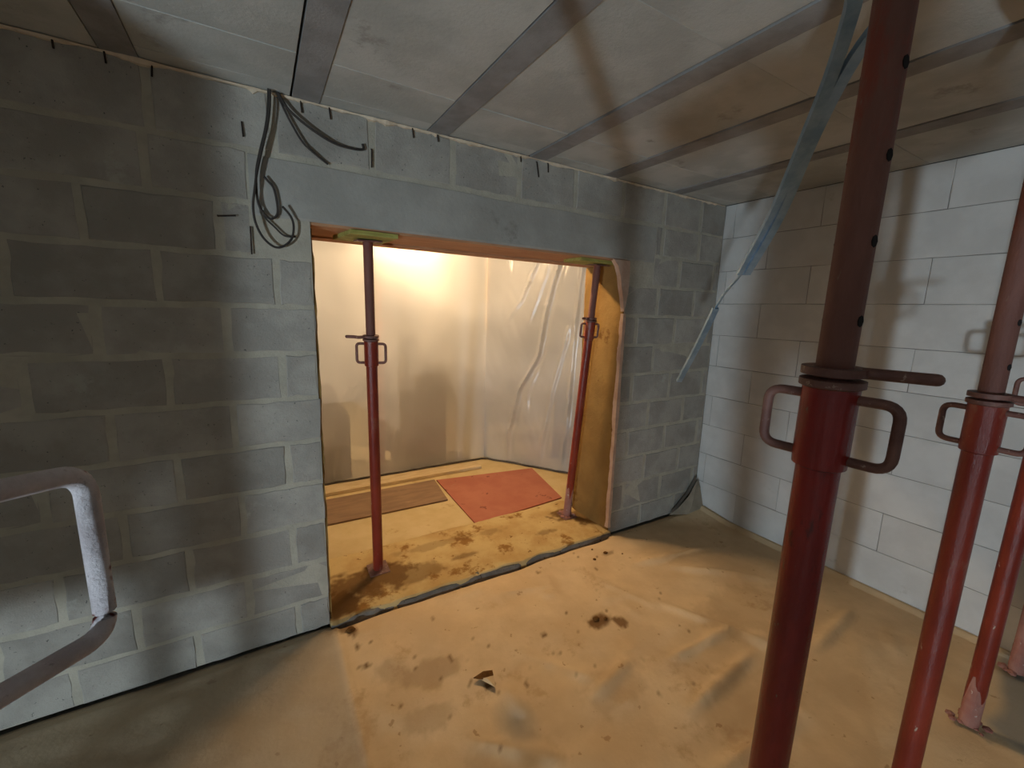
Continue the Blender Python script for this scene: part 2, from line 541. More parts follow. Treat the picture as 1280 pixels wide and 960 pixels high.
# rusty wire stubs sticking out of joints
stubs = [((-3.466, 2.497), (-3.470, 2.447)), ((-3.201, 2.363), (-3.199, 2.304)), ((-2.983, 2.495), (-2.980, 2.445)), ((-2.871, 2.495), (-2.867, 2.446)),
         ((-3.197, 1.962), (-3.199, 1.849)), ((-3.308, 1.992), (-3.245, 1.997)), ((-2.502, 2.496), (-2.498, 2.451)), ((-2.376, 2.494), (-2.372, 2.460)),
         ((-1.892, 2.491), (-1.891, 2.459)), ((-1.785, 2.483), (-1.770, 2.401)), ((-1.708, 2.490), (-1.705, 2.438)), ((-2.695, 2.364), (-2.698, 2.281)),
         ((-3.595, 2.495), (-3.593, 2.455)), ((-3.723, 2.491), (-3.722, 2.462))]
for (xa, za), (xb, zb) in stubs:
    bm = bmesh.new()
    sweep(bm, [(xa, 0.004, za), (xa, -0.008, za - 0.004), (xb, -0.010, zb)], circ(0.0032, 6))
    link_mesh('wire_stub', bm, M['pin'], wall_back)

# reveals of the opening: coarse ochre render on the cut block ends
def reveal(name, x, sgn, splay, seed):
    bm = bmesh.new()
    ny, nz_ = 12, 60
    g = []
    for j in range(nz_ + 1):
        z = 0.0 + (DT - 0.024) * j / nz_
        row = []
        for i in range(ny + 1):
            v = i / ny
            y = 0.004 + (T - 0.004) * v
            if i == 0: y += 0.012 * (0.5 + noise.noise(Vector((0, z * 9, seed)))) + (0.02 if z > 1.88 else 0)
            d = 0.012 + 0.006 * noise.noise(Vector((y * 9, z * 6, seed))) + 0.003 * noise.noise(Vector((y * 30, z * 28, seed)))
            row.append(bm.verts.new((x - sgn * d + sgn * splay * v, y, z)))
        g.append(row)
    for j in range(nz_):
        for i in range(ny):
            bm.faces.new((g[j][i], g[j][i + 1], g[j + 1][i + 1], g[j + 1][i]))
    r = bmesh.ops.extrude_face_region(bm, geom=bm.faces[:])
    for v in [e for e in r['geom'] if isinstance(e, bmesh.types.BMVert)]:
        v.co.x = x + sgn * 0.002
    o = link_mesh(name, bm, M['reveal'], wall_back, smooth=True)
    return o


o = reveal('reveal', DR, 1, 0.0, 2.0); o['label'] = 'ochre rendered right side of the opening'
o = reveal('reveal', DL, -1, 0.0, 5.0); o['label'] = 'ochre rendered left side of the opening'
# broken pale arris down the right side of the opening
bm = bmesh.new()
prev = None
for i in range(81):
    z = 0.05 + 1.60 * i / 80
    a = 0.004 + 0.010 * max(0, noise.noise(Vector((0, z * 8, 4.4))) + 0.25) + 0.004 * noise.noise(Vector((0, z * 40, 1)))
    a = max(a, 0.002)
    cur = [bm.verts.new(q) for q in ((DR - 0.012 - a * 0.4, -0.003, z), (DR + a * 0.9, -0.007, z), (DR + a * 0.9, 0.004, z), (DR - 0.016 - a * 0.4, 0.018 + a, z))]
    if prev:
        for k in range(4): bm.faces.new((prev[k], prev[(k + 1) % 4], cur[(k + 1) % 4], cur[k]))
    else: bm.faces.new(cur)
    prev = cur
bm.faces.new(prev[::-1])
o = link_mesh('broken_arris', bm, M['plaster'], wall_back); o['label'] = 'chipped pale edge of the render'
# pale plaster patch at the top right corner of the opening
bm = bmesh.new()
pts = [(-1.150, 2.006), (-0.992, 2.006), (-0.990, 1.90), (-0.992, 1.80), (-1.004, 1.70), (-1.020, 1.66), (-1.034, 1.76), (-1.060, 1.83), (-1.075, 1.90), (-1.100, 1.965)]
a = [bm.verts.new((x, -0.006, z)) for x, z in pts]; b = [bm.verts.new((x, 0.03, z)) for x, z in pts]
bm.faces.new(a); bm.faces.new(b[::-1])
for i in range(len(pts)):
    bm.faces.new((a[i], a[(i + 1) % len(pts)], b[(i + 1) % len(pts)], b[i]))
bmesh.ops.bevel(bm, geom=[e for e in bm.edges], offset=0.004, segments=1, affect='EDGES')
o = link_mesh('plaster_patch', bm, M['plaster'], wall_back); o['label'] = 'pale plaster patch at the corner of the opening'

# ------------------------------------------------------------------ white blocks of wall_right
white_cache = {}
for r in range(10):
    z0, z1 = 0.25 * r + 0.0015, 0.25 * (r + 1) - 0.0015
    off = -0.065 if r % 2 else -0.365
    if r == 9: off = -0.085
    off -= 0.0
    js = [0.0] + [off - 0.6 * k for k in range(0, 9)]
    js = [j for j in js if j > -4.6] + [-4.6]
    for k in range(len(js) - 1):
        ya, yb = js[k], js[k + 1]
        if ya - yb < 0.03: continue
        w_ = round(ya - yb - 0.003, 3)
        v = random.randrange(3)
        key = (w_, v)
        if key not in white_cache:
            white_cache[key] = rough_slab_mesh('white_block', w_, 0.247, 0.03, M['white_block'], 0.0022, 0.0012, 6, seed=hash(key) & 0xffff)
        # local +x runs along -y of the world, local +y (into the wall) along +x
        shared('white_block', white_cache[key], wall_right, (random.uniform(-0.0012, 0.0012), ya - 0.0015, z0), (0, 0, -math.pi / 2 + random.uniform(-0.001, 0.001)))

# ------------------------------------------------------------------ inner room
bm = bmesh.new()
box(bm, -5.2, -5.0, T, 5.6, -0.05, H + 0.02)
structure(link_mesh('wall_inner_left', bm, M['concrete']), 'bare wall of the lit room behind the plastic, left', 'wall')
bm = bmesh.new()
box(bm, 2.2, 2.4, T, 5.6, -0.05, H + 0.02)
structure(link_mesh('wall_inner_right', bm, M['concrete']), 'bare wall of the lit room behind the plastic, right', 'wall')
bm = bmesh.new()
box(bm, -5.2, 2.4, 5.2, 5.4, -0.05, H + 0.02)
structure(link_mesh('wall_inner_back', bm, M['concrete']), 'bare wall at the back of the lit room', 'wall')
bm = bmesh.new()
box(bm, 0.0, 2.4, T - 0.2, T, -0.05, H + 0.02)
structure(link_mesh('wall_inner_front', bm, M['concrete']), 'bare front wall of the lit room right of the opening', 'wall')
bm = bmesh.new()
box(bm, -5.0, 2.2, 0.57, 5.2, -0.05, -0.012)
structure(link_mesh('floor_inner', bm, M['screed']), 'ochre screed floor of the lit room', 'floor')


def stain_at(x, y, spots):
    s = 0.0
    for cx, cy, rx, ry, amp in spots:
        n = 0.45 * noise.noise(Vector((x * 11, y * 11, cx))) + 0.30 * noise.noise(Vector((x * 34, y * 34, cy)))
        d = math.sqrt(((x - cx) / rx) ** 2 + ((y - cy) / ry) ** 2) + n
        s = max(s, amp * max(0.0, min(1.0, (1.0 - d) * 3.0)))
    return s


def grid_sheet(name, x0, x1, y0, y1, nx, ny, hfun, m, parent=None, thick=0.004, stain=None, grey=None):
    me = bpy.data.meshes.new(name)
    V, Fc = [], []
    for j in range(ny + 1):
        for i in range(nx + 1):
            x, y = x0 + (x1 - x0) * i / nx, y0 + (y1 - y0) * j / ny
            if callable(hfun):
                q = hfun(x, y)
                V.append(q if isinstance(q, tuple) else (x, y, q))
    for j in range(ny):
        for i in range(nx):
            a = j * (nx + 1) + i
            Fc.append((a, a + 1, a + nx + 2, a + nx + 1))
    me.from_pydata(V, [], Fc)
    me.materials.append(m)
    for f in me.polygons: f.use_smooth = True
    for an, fn in (('stain', stain), ('grey', grey)):
        at = me.attributes.new(an, 'FLOAT', 'POINT')
        if fn:
            at.data.foreach_set('value', [fn(v[0], v[1]) for v in V])
    o = bpy.data.objects.new(name, me)
    COL.objects.link(o)
    if parent: o.parent = parent
    if thick:
        md = o.modifiers.new('thickness', 'SOLIDIFY'); md.thickness = thick; md.offset = -1
    return o


# threshold: cast strip under the wall opening, rough and dirty
TH = 0.026
th_spots = [(-2.70, 0.22, 0.30, 0.16, 0.9), (-2.90, 0.10, 0.14, 0.14, 1.0), (-2.45, 0.17, 0.22, 0.10, 0.6), (-1.15, 0.36, 0.15, 0.10, 0.9), (-1.03, 0.25, 0.12, 0.18, 0.85),
            (-2.1, 0.2, 0.10, 0.03, 0.6), (-1.8, 0.40, 0.12, 0.05, 0.4), (-1.45, 0.2, 0.1, 0.04, 0.5), (-2.65, 0.34, 0.12, 0.08, 1.0), (-2.2, 0.42, 0.3, 0.05, 0.35)]


def th_h(x, y):
    h = TH + 0.005 * noise.noise(Vector((x * 6, y * 6, 0))) + 0.004 * noise.noise(Vector((x * 22, y * 22, 2)))
    yy = y
    if y < 0.012: yy = y + 0.016 * noise.noise(Vector((x * 7, 0, 8)))
    return (x, yy, h)


o = grid_sheet('trim_1', DL - 0.0, DR + 0.0, -0.02, 0.575, 160, 48, th_h, M['slab'], None, 0.06, lambda x, y: stain_at(x, y, th_spots))
bm = bmesh.new()
prev = None
for i in range(101):
    x = DL + 0.004 + (DR - DL - 0.008) * i / 100
    a = 0.012 * noise.noise(Vector((x * 5, 1, 1))) + 0.008 * noise.noise(Vector((x * 22, 1, 1)))
    cur = [bm.verts.new(q) for q in ((x, -0.030 + a, -0.05), (x, -0.030 + a, -0.002 + a * 0.6), (x, -0.022 + a, TH - 0.010 + a * 0.8), (x, 0.01, TH - 0.004), (x, 0.01, -0.05))]
    if prev:
        for k in range(5): bm.faces.new((prev[k], prev[(k + 1) % 5], cur[(k + 1) % 5], cur[k]))
    else: bm.faces.new(cur)
    prev = cur
bm.faces.new(prev[::-1])
oe = link_mesh('slab_edge', bm, M['edge'], o); oe['label'] = 'rough grey edge of the threshold'
structure(o, 'rough dirty concrete threshold strip under the opening', 'threshold')

# ------------------------------------------------------------------ dusty membrane over the floor
spots = [(-1.685, -0.650, 0.085, 0.060, 0.95), (-1.60, -0.72, 0.035, 0.05, 0.9), (-2.900, -0.06, 0.055, 0.05, 0.8), (-2.875, -0.115, 0.03, 0.045, 0.9), (-2.87, -0.22, 0.012, 0.014, 0.9),
         (-2.86, -0.36, 0.018, 0.016, 0.9), (-2.62, -0.52, 0.16, 0.10, 0.35), (-2.75, -0.45, 0.10, 0.08, 0.28), (-2.405, -0.718, 0.022, 0.018, 1.0), (-2.02, -0.60, 0.012, 0.02, 0.9),
         (-2.50, -0.50, 0.010, 0.028, 0.8), (-2.36, -0.45, 0.008, 0.02, 0.8), (-2.30, -0.52, 0.010, 0.012, 0.8), (-2.7, -0.75, 0.12, 0.06, 0.25), (-1.2, -0.20, 0.05, 0.02, 0.5),
         (-1.9, -1.0, 0.2, 0.12, 0.22), (-1.45, -1.35, 0.3, 0.2, 0.2), (-0.9, -1.0, 0.35, 0.2, 0.18), (-2.5, -1.05, 0.25, 0.12, 0.2)]
rs = random.Random(3)
for _ in range(70):
    x, y = rs.uniform(-2.92, -1.2), rs.uniform(-1.2, -0.06)
    rr = rs.uniform(0.004, 0.011)
    spots.append((x, y, rr, rr * rs.uniform(0.6, 1.6), rs.uniform(0.4, 0.9)))
ridges = [(-2.05, -1.00, -1.72, -0.93, 0.012), (-1.60, -1.02, -1.10, -1.05, 0.016), (-2.20, -0.62, -1.95, -0.95, 0.008), (-1.30, -0.70, -1.0, -1.3, 0.014), (-1.75, -1.25, -1.15, -1.2, 0.014),
          (-2.6, -0.9, -2.3, -1.15, 0.010), (-0.95, -0.5, -0.5, -0.9, 0.014), (-1.15, -0.38, -0.45, -0.50, 0.012), (-0.9, -1.35, -0.3, -1.3, 0.014), (-1.9, -1.45, -1.3, -1.5, 0.012),
          (-1.5, -0.3, -1.32, -0.75, 0.008), (-2.35, -0.95, -2.33, -0.75, 0.008), (-2.1, -0.2, -1.7, -0.3, 0.006)]


rs = random.Random(11)
for _ in range(34):
    x, y, a_ = rs.uniform(-2.85, -0.2), rs.uniform(-1.9, -0.12), rs.uniform(0, 3.14)
    l_ = rs.uniform(0.06, 0.22)
    ridges.append((x, y, x + l_ * math.cos(a_), y + l_ * math.sin(a_), rs.uniform(0.002, 0.006)))


def seg_d(x, y, r):
    ax, ay, bx, by, _ = r
    dx, dy = bx - ax, by - ay
    t = max(0, min(1, ((x - ax) * dx + (y - ay) * dy) / (dx * dx + dy * dy)))
    wob = 0.02 * noise.noise(Vector((x * 5, y * 5, ax)))
    return math.hypot(x - ax - t * dx, y - ay - t * dy) + wob, min(t, 1 - t)


def dust_h(x, y):
    h = -0.004 + 0.010 * noise.noise(Vector((x * 1.3, y * 1.3, 0.3))) + 0.007 * noise.noise(Vector((x * 4.0, y * 5.5, 1.3))) + 0.0024 * noise.noise(Vector((x * 9, y * 12, 3))) + 0.0012 * noise.noise(Vector((x * 16, y * 16, 5)))
    for r in ridges:
        d, e = seg_d(x, y, r)
        if d < 0.09:
            h += 1.5 * r[4] * math.exp(-(d / 0.028) ** 2) * min(1, 0.15 + e * 4)
    gap = 0.036 if DL + 0.03 < x < DR - 0.03 else 0.012
    yt = y + 0.014 * noise.noise(Vector((x * 4, 0, 2)))
    if yt > -0.055: h -= gap * min(1.0, (yt + 0.055) / 0.03)
    d = x + 2.945 + 0.008 * noise.noise(Vector((0, y * 4, 0)))
    if abs(d) < 0.05: h += 0.006 * math.exp(-(d / 0.012) ** 2)
    if x > -0.05: h = max(h, 0.0) + 0.012
    if x > -0.35 and y > -0.35:                        # the sheet creeps up in the far corner
        h += 0.05 * max(0, (x + 0.35) / 0.35) * max(0, (y + 0.35) / 0.35)
    return max(h, -0.045)


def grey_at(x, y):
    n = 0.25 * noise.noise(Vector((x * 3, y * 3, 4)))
    g = max(0, min(1, (-2.945 - x) / 0.02)) * 0.45  # left strip greyed to stand in for the shade lying there
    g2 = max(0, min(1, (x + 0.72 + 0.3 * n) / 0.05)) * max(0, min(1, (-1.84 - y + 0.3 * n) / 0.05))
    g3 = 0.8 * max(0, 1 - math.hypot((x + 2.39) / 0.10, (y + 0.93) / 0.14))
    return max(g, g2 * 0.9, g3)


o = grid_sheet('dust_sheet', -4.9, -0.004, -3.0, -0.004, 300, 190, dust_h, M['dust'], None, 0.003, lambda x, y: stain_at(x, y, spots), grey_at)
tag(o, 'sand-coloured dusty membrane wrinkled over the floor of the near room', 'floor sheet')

# torn flap of the membrane beside its hole
t = thing('torn_flap', 'small torn triangle lifted from the dusty floor membrane', 'tear', (-2.405, -0.712, 0.004))
bm = bmesh.new()
v = [bm.verts.new(q) for q in ((-0.035, 0.03, 0.004), (0.035, 0.015, 0.004), (0.01, -0.05, 0.006), (-0.004, 0.004, 0.012))]
bm.faces.new((v[0], v[3], v[2])); bm.faces.new((v[3], v[1], v[2])); bm.faces.new((v[0], v[1], v[3])); bm.faces.new((v[0], v[2], v[1]))
link_mesh('flap', bm, M['dust'], t)
bm = bmesh.new()
prism(bm, [(-0.055, 0.040), (0.0, 0.050), (0.040, 0.035), (0.032, 0.010), (-0.02, 0.012)], 0.004, 0.008)
o = link_mesh('hole_edge', bm, M['clod'], t); o['label'] = 'dark patch for the hole in the tear'  # flat dark patch where the membrane is torn open

# membrane corner standing up against the two walls
bm = bmesh.new()
pts = [(-0.36, -0.03, 0.015), (-0.26, -0.045, 0.065), (-0.15, -0.05, 0.145), (-0.050, -0.045, 0.270), (-0.012, -0.05, 0.20), (-0.012, -0.10, 0.02), (-0.20, -0.09, 0.01)]
vs = [bm.verts.new(p_) for p_ in pts]
cc = bm.verts.new((-0.15, -0.085, 0.07))
for i in range(len(vs)):
    bm.faces.new((vs[i], vs[(i + 1) % len(vs)], cc))
r = bmesh.ops.extrude_face_region(bm, geom=bm.faces[:])
for v in [e for e in r['geom'] if isinstance(e, bmesh.types.BMVert)]: v.co.y -= 0.004
o = link_mesh('membrane_flap', bm, M['flap'], None)
tag(o, 'folded membrane corner standing up where grey and white walls meet', 'flap')
bm = bmesh.new()
sweep(bm, [(-0.33, -0.030, 0.030), (-0.26, -0.030, 0.076), (-0.15, -0.028, 0.160), (-0.045, -0.024, 0.290)], [(0.008, 0.003), (0.008, -0.003), (-0.012, -0.003), (-0.012, 0.003)])
o2 = link_mesh('dark_hem', bm, M['tarp'], o); o2['label'] = 'dark folded hem'

# crumbs and clods of dirt
def clod(x, y, z, r, label, seed):
    rnd = random.Random(seed)
    bm = bmesh.new()
    bmesh.ops.create_icosphere(bm, subdivisions=2, radius=r)
    for v in bm.verts:
        k = 1 + 0.45 * noise.noise(v.co * (2.2 / r) + Vector((seed, 0, 0)))
        v.co = Vector((v.co.x * k * 1.2, v.co.y * k, v.co.z * k * 0.55))
    o = link_mesh('dirt_clod', bm, M['clod'], None, (x, y, z), True)
    tag(o, label, 'clod', 'dirt crumbs on the membrane')


for i, (x, y, r, lb) in enumerate([(-1.209, -0.187, 0.013, 'largest of the dirt crumbs near the right end of the threshold'),
                                   (-1.266, -0.112, 0.007, 'dirt crumb closest to the right end of the threshold'),
                                   (-1.331, -0.21, 0.010, 'left crumb of the dirt crumbs in front of the threshold'),
                                   (-1.111, -0.251, 0.006, 'right small dirt crumb in front of the grey pier'),
                                   (-1.70, -0.64, 0.016, 'flat brown clod in the middle of the dirt stain'),
                                   (-1.655, -0.665, 0.011, 'small clod at the right of the brown dirt stain'),
                                   (-2.885, -0.10, 0.018, 'dirt clod by the foot of the left door side')]):
    clod(x, y, dust_h(x, y) + r * 0.3, r, lb, i + 1)

# ------------------------------------------------------------------ things on the inner floor
bm = bmesh.new()
prism(bm, [(-1.834, 0.590), (-0.937, 0.672), (-0.783, 1.395), (-1.800, 1.546)], -0.011, 0.001)
bmesh.ops.bevel(bm, geom=[e for e in bm.edges], offset=0.002, segments=1, affect='EDGES')
tag(link_mesh('red_panel', bm, M['red_board']), 'flat red board lying on the lit floor beyond the opening', 'board')
bm = bmesh.new()
prism(bm, [(-3.6, 1.11), (-1.865, 1.092), (-1.815, 1.560), (-3.6, 1.555)], -0.011, 0.004)
bmesh.ops.bevel(bm, geom=[e for e in bm.edges], offset=0.002, segments=1, affect='EDGES')
tag(link_mesh('brown_panel', bm, M['grey_board']), 'dull grey-brown board on the lit floor left of the red board', 'board')
bm = bmesh.new()
prism(bm, [(-3.8, 1.65), (-1.264, 1.640), (-1.25, 1.80), (-3.8, 1.84)], -0.011, 0.022)
bmesh.ops.bevel(bm, geom=[e for e in bm.edges], offset=0.004, segments=1, affect='EDGES')
tag(link_mesh('floor_batten', bm, M['pale_timber']), 'long pale timber batten along the foot of the plastic sheet', 'batten')
bm = bmesh.new()
path = [Vector((-0.79 + 0.06 * math.cos(t * 0.4) + 0.004 * t, 1.50 + 0.05 * math.sin(t * 0.4), -0.006 + 0.0004 * t)) for t in range(28)]
sweep(bm, path, circ(0.004, 6))
tag(link_mesh('wire_offcut', bm, M['pin']), 'small coil of thin wire on the floor behind the red board', 'wire')

# ------------------------------------------------------------------ milky plastic sheeting
CREASES = [([(2.5, 0.86), (2.1, 0.78), (1.7, 0.68), (1.2, 0.60), (0.8, 0.40), (0.35, 0.30), (0.0, 0.28)], 0.022, 0.034),
           ([(2.5, 0.62), (2.1, 0.55), (1.75, 0.40), (1.45, 0.18)], 0.016, 0.024), ([(2.5, 0.74), (2.0, 0.66), (1.5, 0.48)], 0.012, 0.016),
           ([(2.45, 0.30), (2.2, 0.24), (2.0, 0.27)], 0.02, 0.02), ([(1.5, 0.92), (0.9, 0.78), (0.4, 0.70), (0.0, 0.66)], 0.02, 0.018),
           ([(2.5, 1.05), (1.6, 0.98), (0.6, 0.95), (0.0, 0.9)], 0.02, 0.022), ([(1.1, 0.62), (0.75, 0.50), (0.55, 0.52)], 0.012, 0.012)]


def sheet_pt(s, z):
    """s runs along the plan line of the sheet: left run, the corner at s=0, then the right run"""
    A, C, B = Vector((-4.2, 1.93)), Vector((-1.09, 1.92)), Vector((-0.15, 0.62))
    if s < 0:
        d = (A - C).normalized(); nrm = Vector((0, -1)); p = C + d * (-s)
    else:
        d = (B - C).normalized(); nrm = Vector((-d.y, d.x)); nrm = nrm if nrm.y < 0 else -nrm; p = C + d * s
    fold = 0.0
    if s >= -0.05:
        # crisp creases on the right run, gathered at the top and running out to the lower left
        for pts_, wd, am in CREASES:
            if pts_[0][0] >= z >= pts_[-1][0]:
                for (za, sa), (zb, sb) in zip(pts_, pts_[1:]):
                    if za >= z >= zb:
                        c = sa + (sb - sa) * (za - z) / (za - zb) + 0.012 * noise.noise(Vector((z * 5, sa, 0)))
                u = (s - c) / wd
                end = min(1.0, (pts_[0][0] - z) * 6 + 0.3, (z - pts_[-1][0]) * 5)
                fold += am * end * (math.exp(-u * u) - 0.5 * math.exp(-((u - 1.7) / 1.3) ** 2)) * (0.7 + 0.5 * noise.noise(Vector((z * 3, sa * 7, 2))))
        fold += 0.014 * noise.noise(Vector((s * 4 + z * 1.2, z * 2.5, 3))) + 0.006 * abs(noise.noise(Vector((s * 9 + z * 4, z * 5, 7))))
    else:
        fold += 0.010 * noise.noise(Vector((s * 2.2, z * 1.4, 6))) + 0.004 * noise.noise(Vector((s * 7 + z * 3, z * 6, 1)))
    p = p + nrm * fold
    return (p.x, p.y, z)


bm = bmesh.new()
ss = [-3.1 + 3.1 * i / 90 for i in range(90)] + [1.58 * i / 110 for i in range(111)]
nzs = 90
G = []
for j in range(nzs + 1):
    z = -0.008 + (H + 0.008) * j / nzs
    G.append([bm.verts.new(sheet_pt(s, z)) for s in ss])
for j in range(nzs):
    for i in range(len(ss) - 1):
        bm.faces.new((G[j][i], G[j][i + 1], G[j + 1][i + 1], G[j + 1][i]))
o = link_mesh('plastic_sheet', bm, M['sheet'], smooth=True)
tag(o, 'milky translucent plastic sheet hung round the work area beyond the opening', 'plastic sheet')
# hem lying on the floor along the foot of the sheet
bm = bmesh.new()
path = [Vector(sheet_pt(s, 0)) + Vector((0, -0.014, 0.0)) for s in [-3.0 + 0.08 * i for i in range(57)]]
path = [Vector((q.x, q.y - 0.01 * abs(noise.noise(q * 9)), -0.004 + 0.012 * abs(noise.noise(q * 6)))) for q in path]
sweep(bm, path, [(0.008, 0.012), (-0.006, 0.014), (-0.006, -0.014), (0.006, -0.010)], (0, 0, 1))
o2 = link_mesh('hem', bm, M['tarp'], o); o2['label'] = 'dirty hem bunched on the floor'

# things seen dimly through the sheet
bm = bmesh.new()
box(bm, -2.02, -1.52, 1.99, 2.35, -0.012, 1.02); box(bm, -1.88, -1.56, 1.985, 2.36, 1.02, 1.14)
tag(link_mesh('stacked_crate', bm, M['dark_goods']), 'dark crate dimly seen through the plastic, left of centre', 'crate')
bm = bmesh.new()
box(bm, -2.00, -1.62, 2.55, 2.85, -0.012, 1.98); box(bm, -2.03, -1.59, 2.53, 2.87, 1.98, 2.02)
tag(link_mesh('tall_cabinet', bm, M['blue_grey']), 'tall bluish cabinet dimly seen through the plastic', 'cabinet')
bm = bmesh.new()
for k in range(7): box(bm, -0.44 + 0.01 * (k % 2), 0.0, 1.13, 1.55, -0.012 + 0.12 * k, 0.105 + 0.12 * k)
tag(link_mesh('board_stack', bm, M['dark_goods']), 'brown stack of boards behind the right run of the plastic', 'stack')
bm = bmesh.new()
box(bm, -3.4, -2.50, 2.0, 2.5, -0.012, 0.62); box(bm, -3.3, -2.60, 2.02, 2.45, 0.62, 0.85)
tag(link_mesh('sand_bags', bm, M['dark_goods']), 'low brown heap of bags behind the left end of the plastic', 'heap')


# ------------------------------------------------------------------ steel props
def u_handle(rad, d, up_, z0, z1, reach, r_rod, start):
    """closed U of bent rod welded to the collar; d = outward unit vector"""
    d = Vector(d)
    a0, a1 = Vector((0, 0, z1)) + d * start, Vector((0, 0, z0)) + d * start
    pts = [a0, Vector((0, 0, z1 + up_)) + d * reach, Vector((0, 0, z0)) + d * reach, a1]
    bm = bmesh.new()
    sweep(bm, fillet(pts, 0.022, 6), circ(r_rod, 10), (-d.y, d.x, 0))
    return bm


def make_prop(base, top, z_nut, label, paint, inner, dirs, lever_dir, lever_len=0.16, lever_bend=0.0, group=None, holes=True, dust=None, foot=True,
              handle_mat=None, z_foot=0.0, collar_h=0.14, hr=0.0075, reach=0.085, head=True):
    """base and top are points on the prop's axis; z_nut height of the adjusting nut"""
    b, tpt = Vector(base), Vector(top)
    axis = (tpt - b).normalized()
    Lg = (tpt - b).length
    t = thing('steel_prop', label, 'prop', b, group)
    t.rotation_mode = 'QUATERNION'
    t.rotation_quaternion = Vector((0, 0, 1)).rotation_difference(axis)
    zn = z_nut - b.z
    bm = bmesh.new(); lathe(bm, [(0.030, 0.004), (0.030, zn - 0.03)], 28)
    link_mesh('outer_tube', bm, paint, t, smooth=True)
    bm = bmesh.new(); lathe(bm, [(0.0242, zn - 0.30), (0.0242, Lg - 0.006)], 24)
    link_mesh('inner_tube', bm, inner, t, smooth=True)
    # threaded collar with a rolled rim
    bm = bmesh.new()
    lathe(bm, [(0.031, zn - collar_h - 0.018), (0.0365, zn - collar_h - 0.015), (0.0370, zn - collar_h), (0.0370, zn - 0.030)], 28)
    link_mesh('collar', bm, paint, t, smooth=True)
    bm = bmesh.new()
    lathe(bm, [(0.0365, zn - 0.031), (0.0425, zn - 0.028), (0.0425, zn - 0.018), (0.034, zn - 0.016)], 28)
    link_mesh('collar_rim', bm, M['worn'], t, smooth=True)
    # nut: thick ring with one long lever
    bm = bmesh.new()
    tube_ring(bm, 0.0246, 0.042, zn - 0.011, zn + 0.001)
    bmesh.ops.bevel(bm, geom=[e for e in bm.edges if e.is_boundary or len(e.link_faces) == 2 and e.calc_face_angle(0) > 1.0], offset=0.003, segments=2, affect='EDGES')
    nut = link_mesh('nut', bm, M['worn'], t, smooth=True)
    ld = Vector((*lever_dir, 0)).normalized()
    sd = Vector((-ld.y, ld.x, 0))
    zz = Vector((0, 0, zn - 0.005))
    bm = bmesh.new()
    pts = [ld * 0.030 + zz, ld * 0.07 + zz, ld * (lever_len * 0.75) + sd * lever_bend * 0.5 + zz, ld * lever_len + sd * lever_bend + zz]
    sweep(bm, smooth_path(pts, 4), circ(0.0085, 10), (0, 0, 1))
    bmesh.ops.create_uvsphere(bm, u_segments=10, v_segments=6, radius=0.0085, matrix=Matrix.Translation(pts[-1]))
    link_mesh('lever', bm, M['worn'], nut, smooth=True)
    for k, d in enumerate(dirs):
        d = Vector((*d, 0)).normalized()
        bm = u_handle(0.037, d, 0.0, zn - collar_h + 0.0, zn - 0.045, reach, hr, 0.034)
        link_mesh('handle', bm, handle_mat or M['worn'], t, smooth=True)
    if holes:
        ang = math.atan2(CAM.y - b.y, CAM.x - b.x) + 1.05
        z = zn + 0.07
        while z < Lg - 0.15:
            for side in (ang, ang + math.pi):
                bm = bmesh.new()
                n = Vector((math.cos(side), math.sin(side), 0)); q = Vector((-n.y, n.x, 0))
                c = Vector((0, 0, z)) + n * 0.0235
                va = [bm.verts.new(c + q * 0.0065 * math.cos(a) + Vector((0, 0, 0.0085 * math.sin(a)))) for a in [math.pi / 4 * i for i in range(8)]]
                vb = [bm.verts.new(v.co + n * 0.0012) for v in va]
                bm.faces.new(va[::-1]); bm.faces.new(vb)
                for i in range(8): bm.faces.new((va[i], va[(i + 1) % 8], vb[(i + 1) % 8], vb[i]))
                link_mesh('pin_hole', bm, M['hole'], t)
            z += 0.11
    if foot:
        bm = bmesh.new(); box(bm, -0.06, 0.06, -0.06, 0.06, z_foot, z_foot + 0.006)
        bmesh.ops.bevel(bm, geom=[e for e in bm.edges], offset=0.001, segments=1, affect='EDGES')
        link_mesh('base_plate', bm, M['worn'], t)
    if head:
        bm = bmesh.new(); box(bm, -0.06, 0.06, -0.06, 0.06, Lg - 0.006, Lg)
        link_mesh('top_plate', bm, M['worn'], t)
    if dust:
        bm = bmesh.new()
        lathe(bm, [(0.0300, 0.004)] + [(0.0307 + 0.0004 * math.sin(k * 1.7), dust * k / 8) for k in range(1, 9)], 28)
        for v in bm.verts:
            v.co.z *= 0.72 + 0.6 * noise.noise(Vector((v.co.x * 45, v.co.y * 45, b.x))) + 0.10 * noise.noise(Vector((v.co.x * 160, v.co.y * 160, 2)))
            v.co.z = max(v.co.z, 0.003)
        for k in range(10):
            a_ = random.uniform(0, 6.28); rr = random.uniform(0.03, 0.06); sz = random.uniform(0.008, 0.02)
            r_ = bmesh.ops.create_icosphere(bm, subdivisions=1, radius=sz)
            for v in r_['verts']: v.co = Vector((v.co.x + rr * math.cos(a_), v.co.y + rr * math.sin(a_), max(0.0, v.co.z * 0.5 + 0.006)))
        o = link_mesh('dust_crust', bm, M['red_pale'], t); o['label'] = 'pale dried splashes round the foot'
    return t


WALER_Z = 2.40
cx_dir = lambda bx, by: Vector((bx - CAM.x, by - CAM.y)).normalized()


def view_right(bx, by, turn=0.0):
    d = cx_dir(bx, by)
    r = Vector((d.y, -d.x))
    a = math.radians(turn)
    return (r.x * math.cos(a) - r.y * math.sin(a), r.x * math.sin(a) + r.y * math.cos(a))


def opp(v): return (-v[0], -v[1])


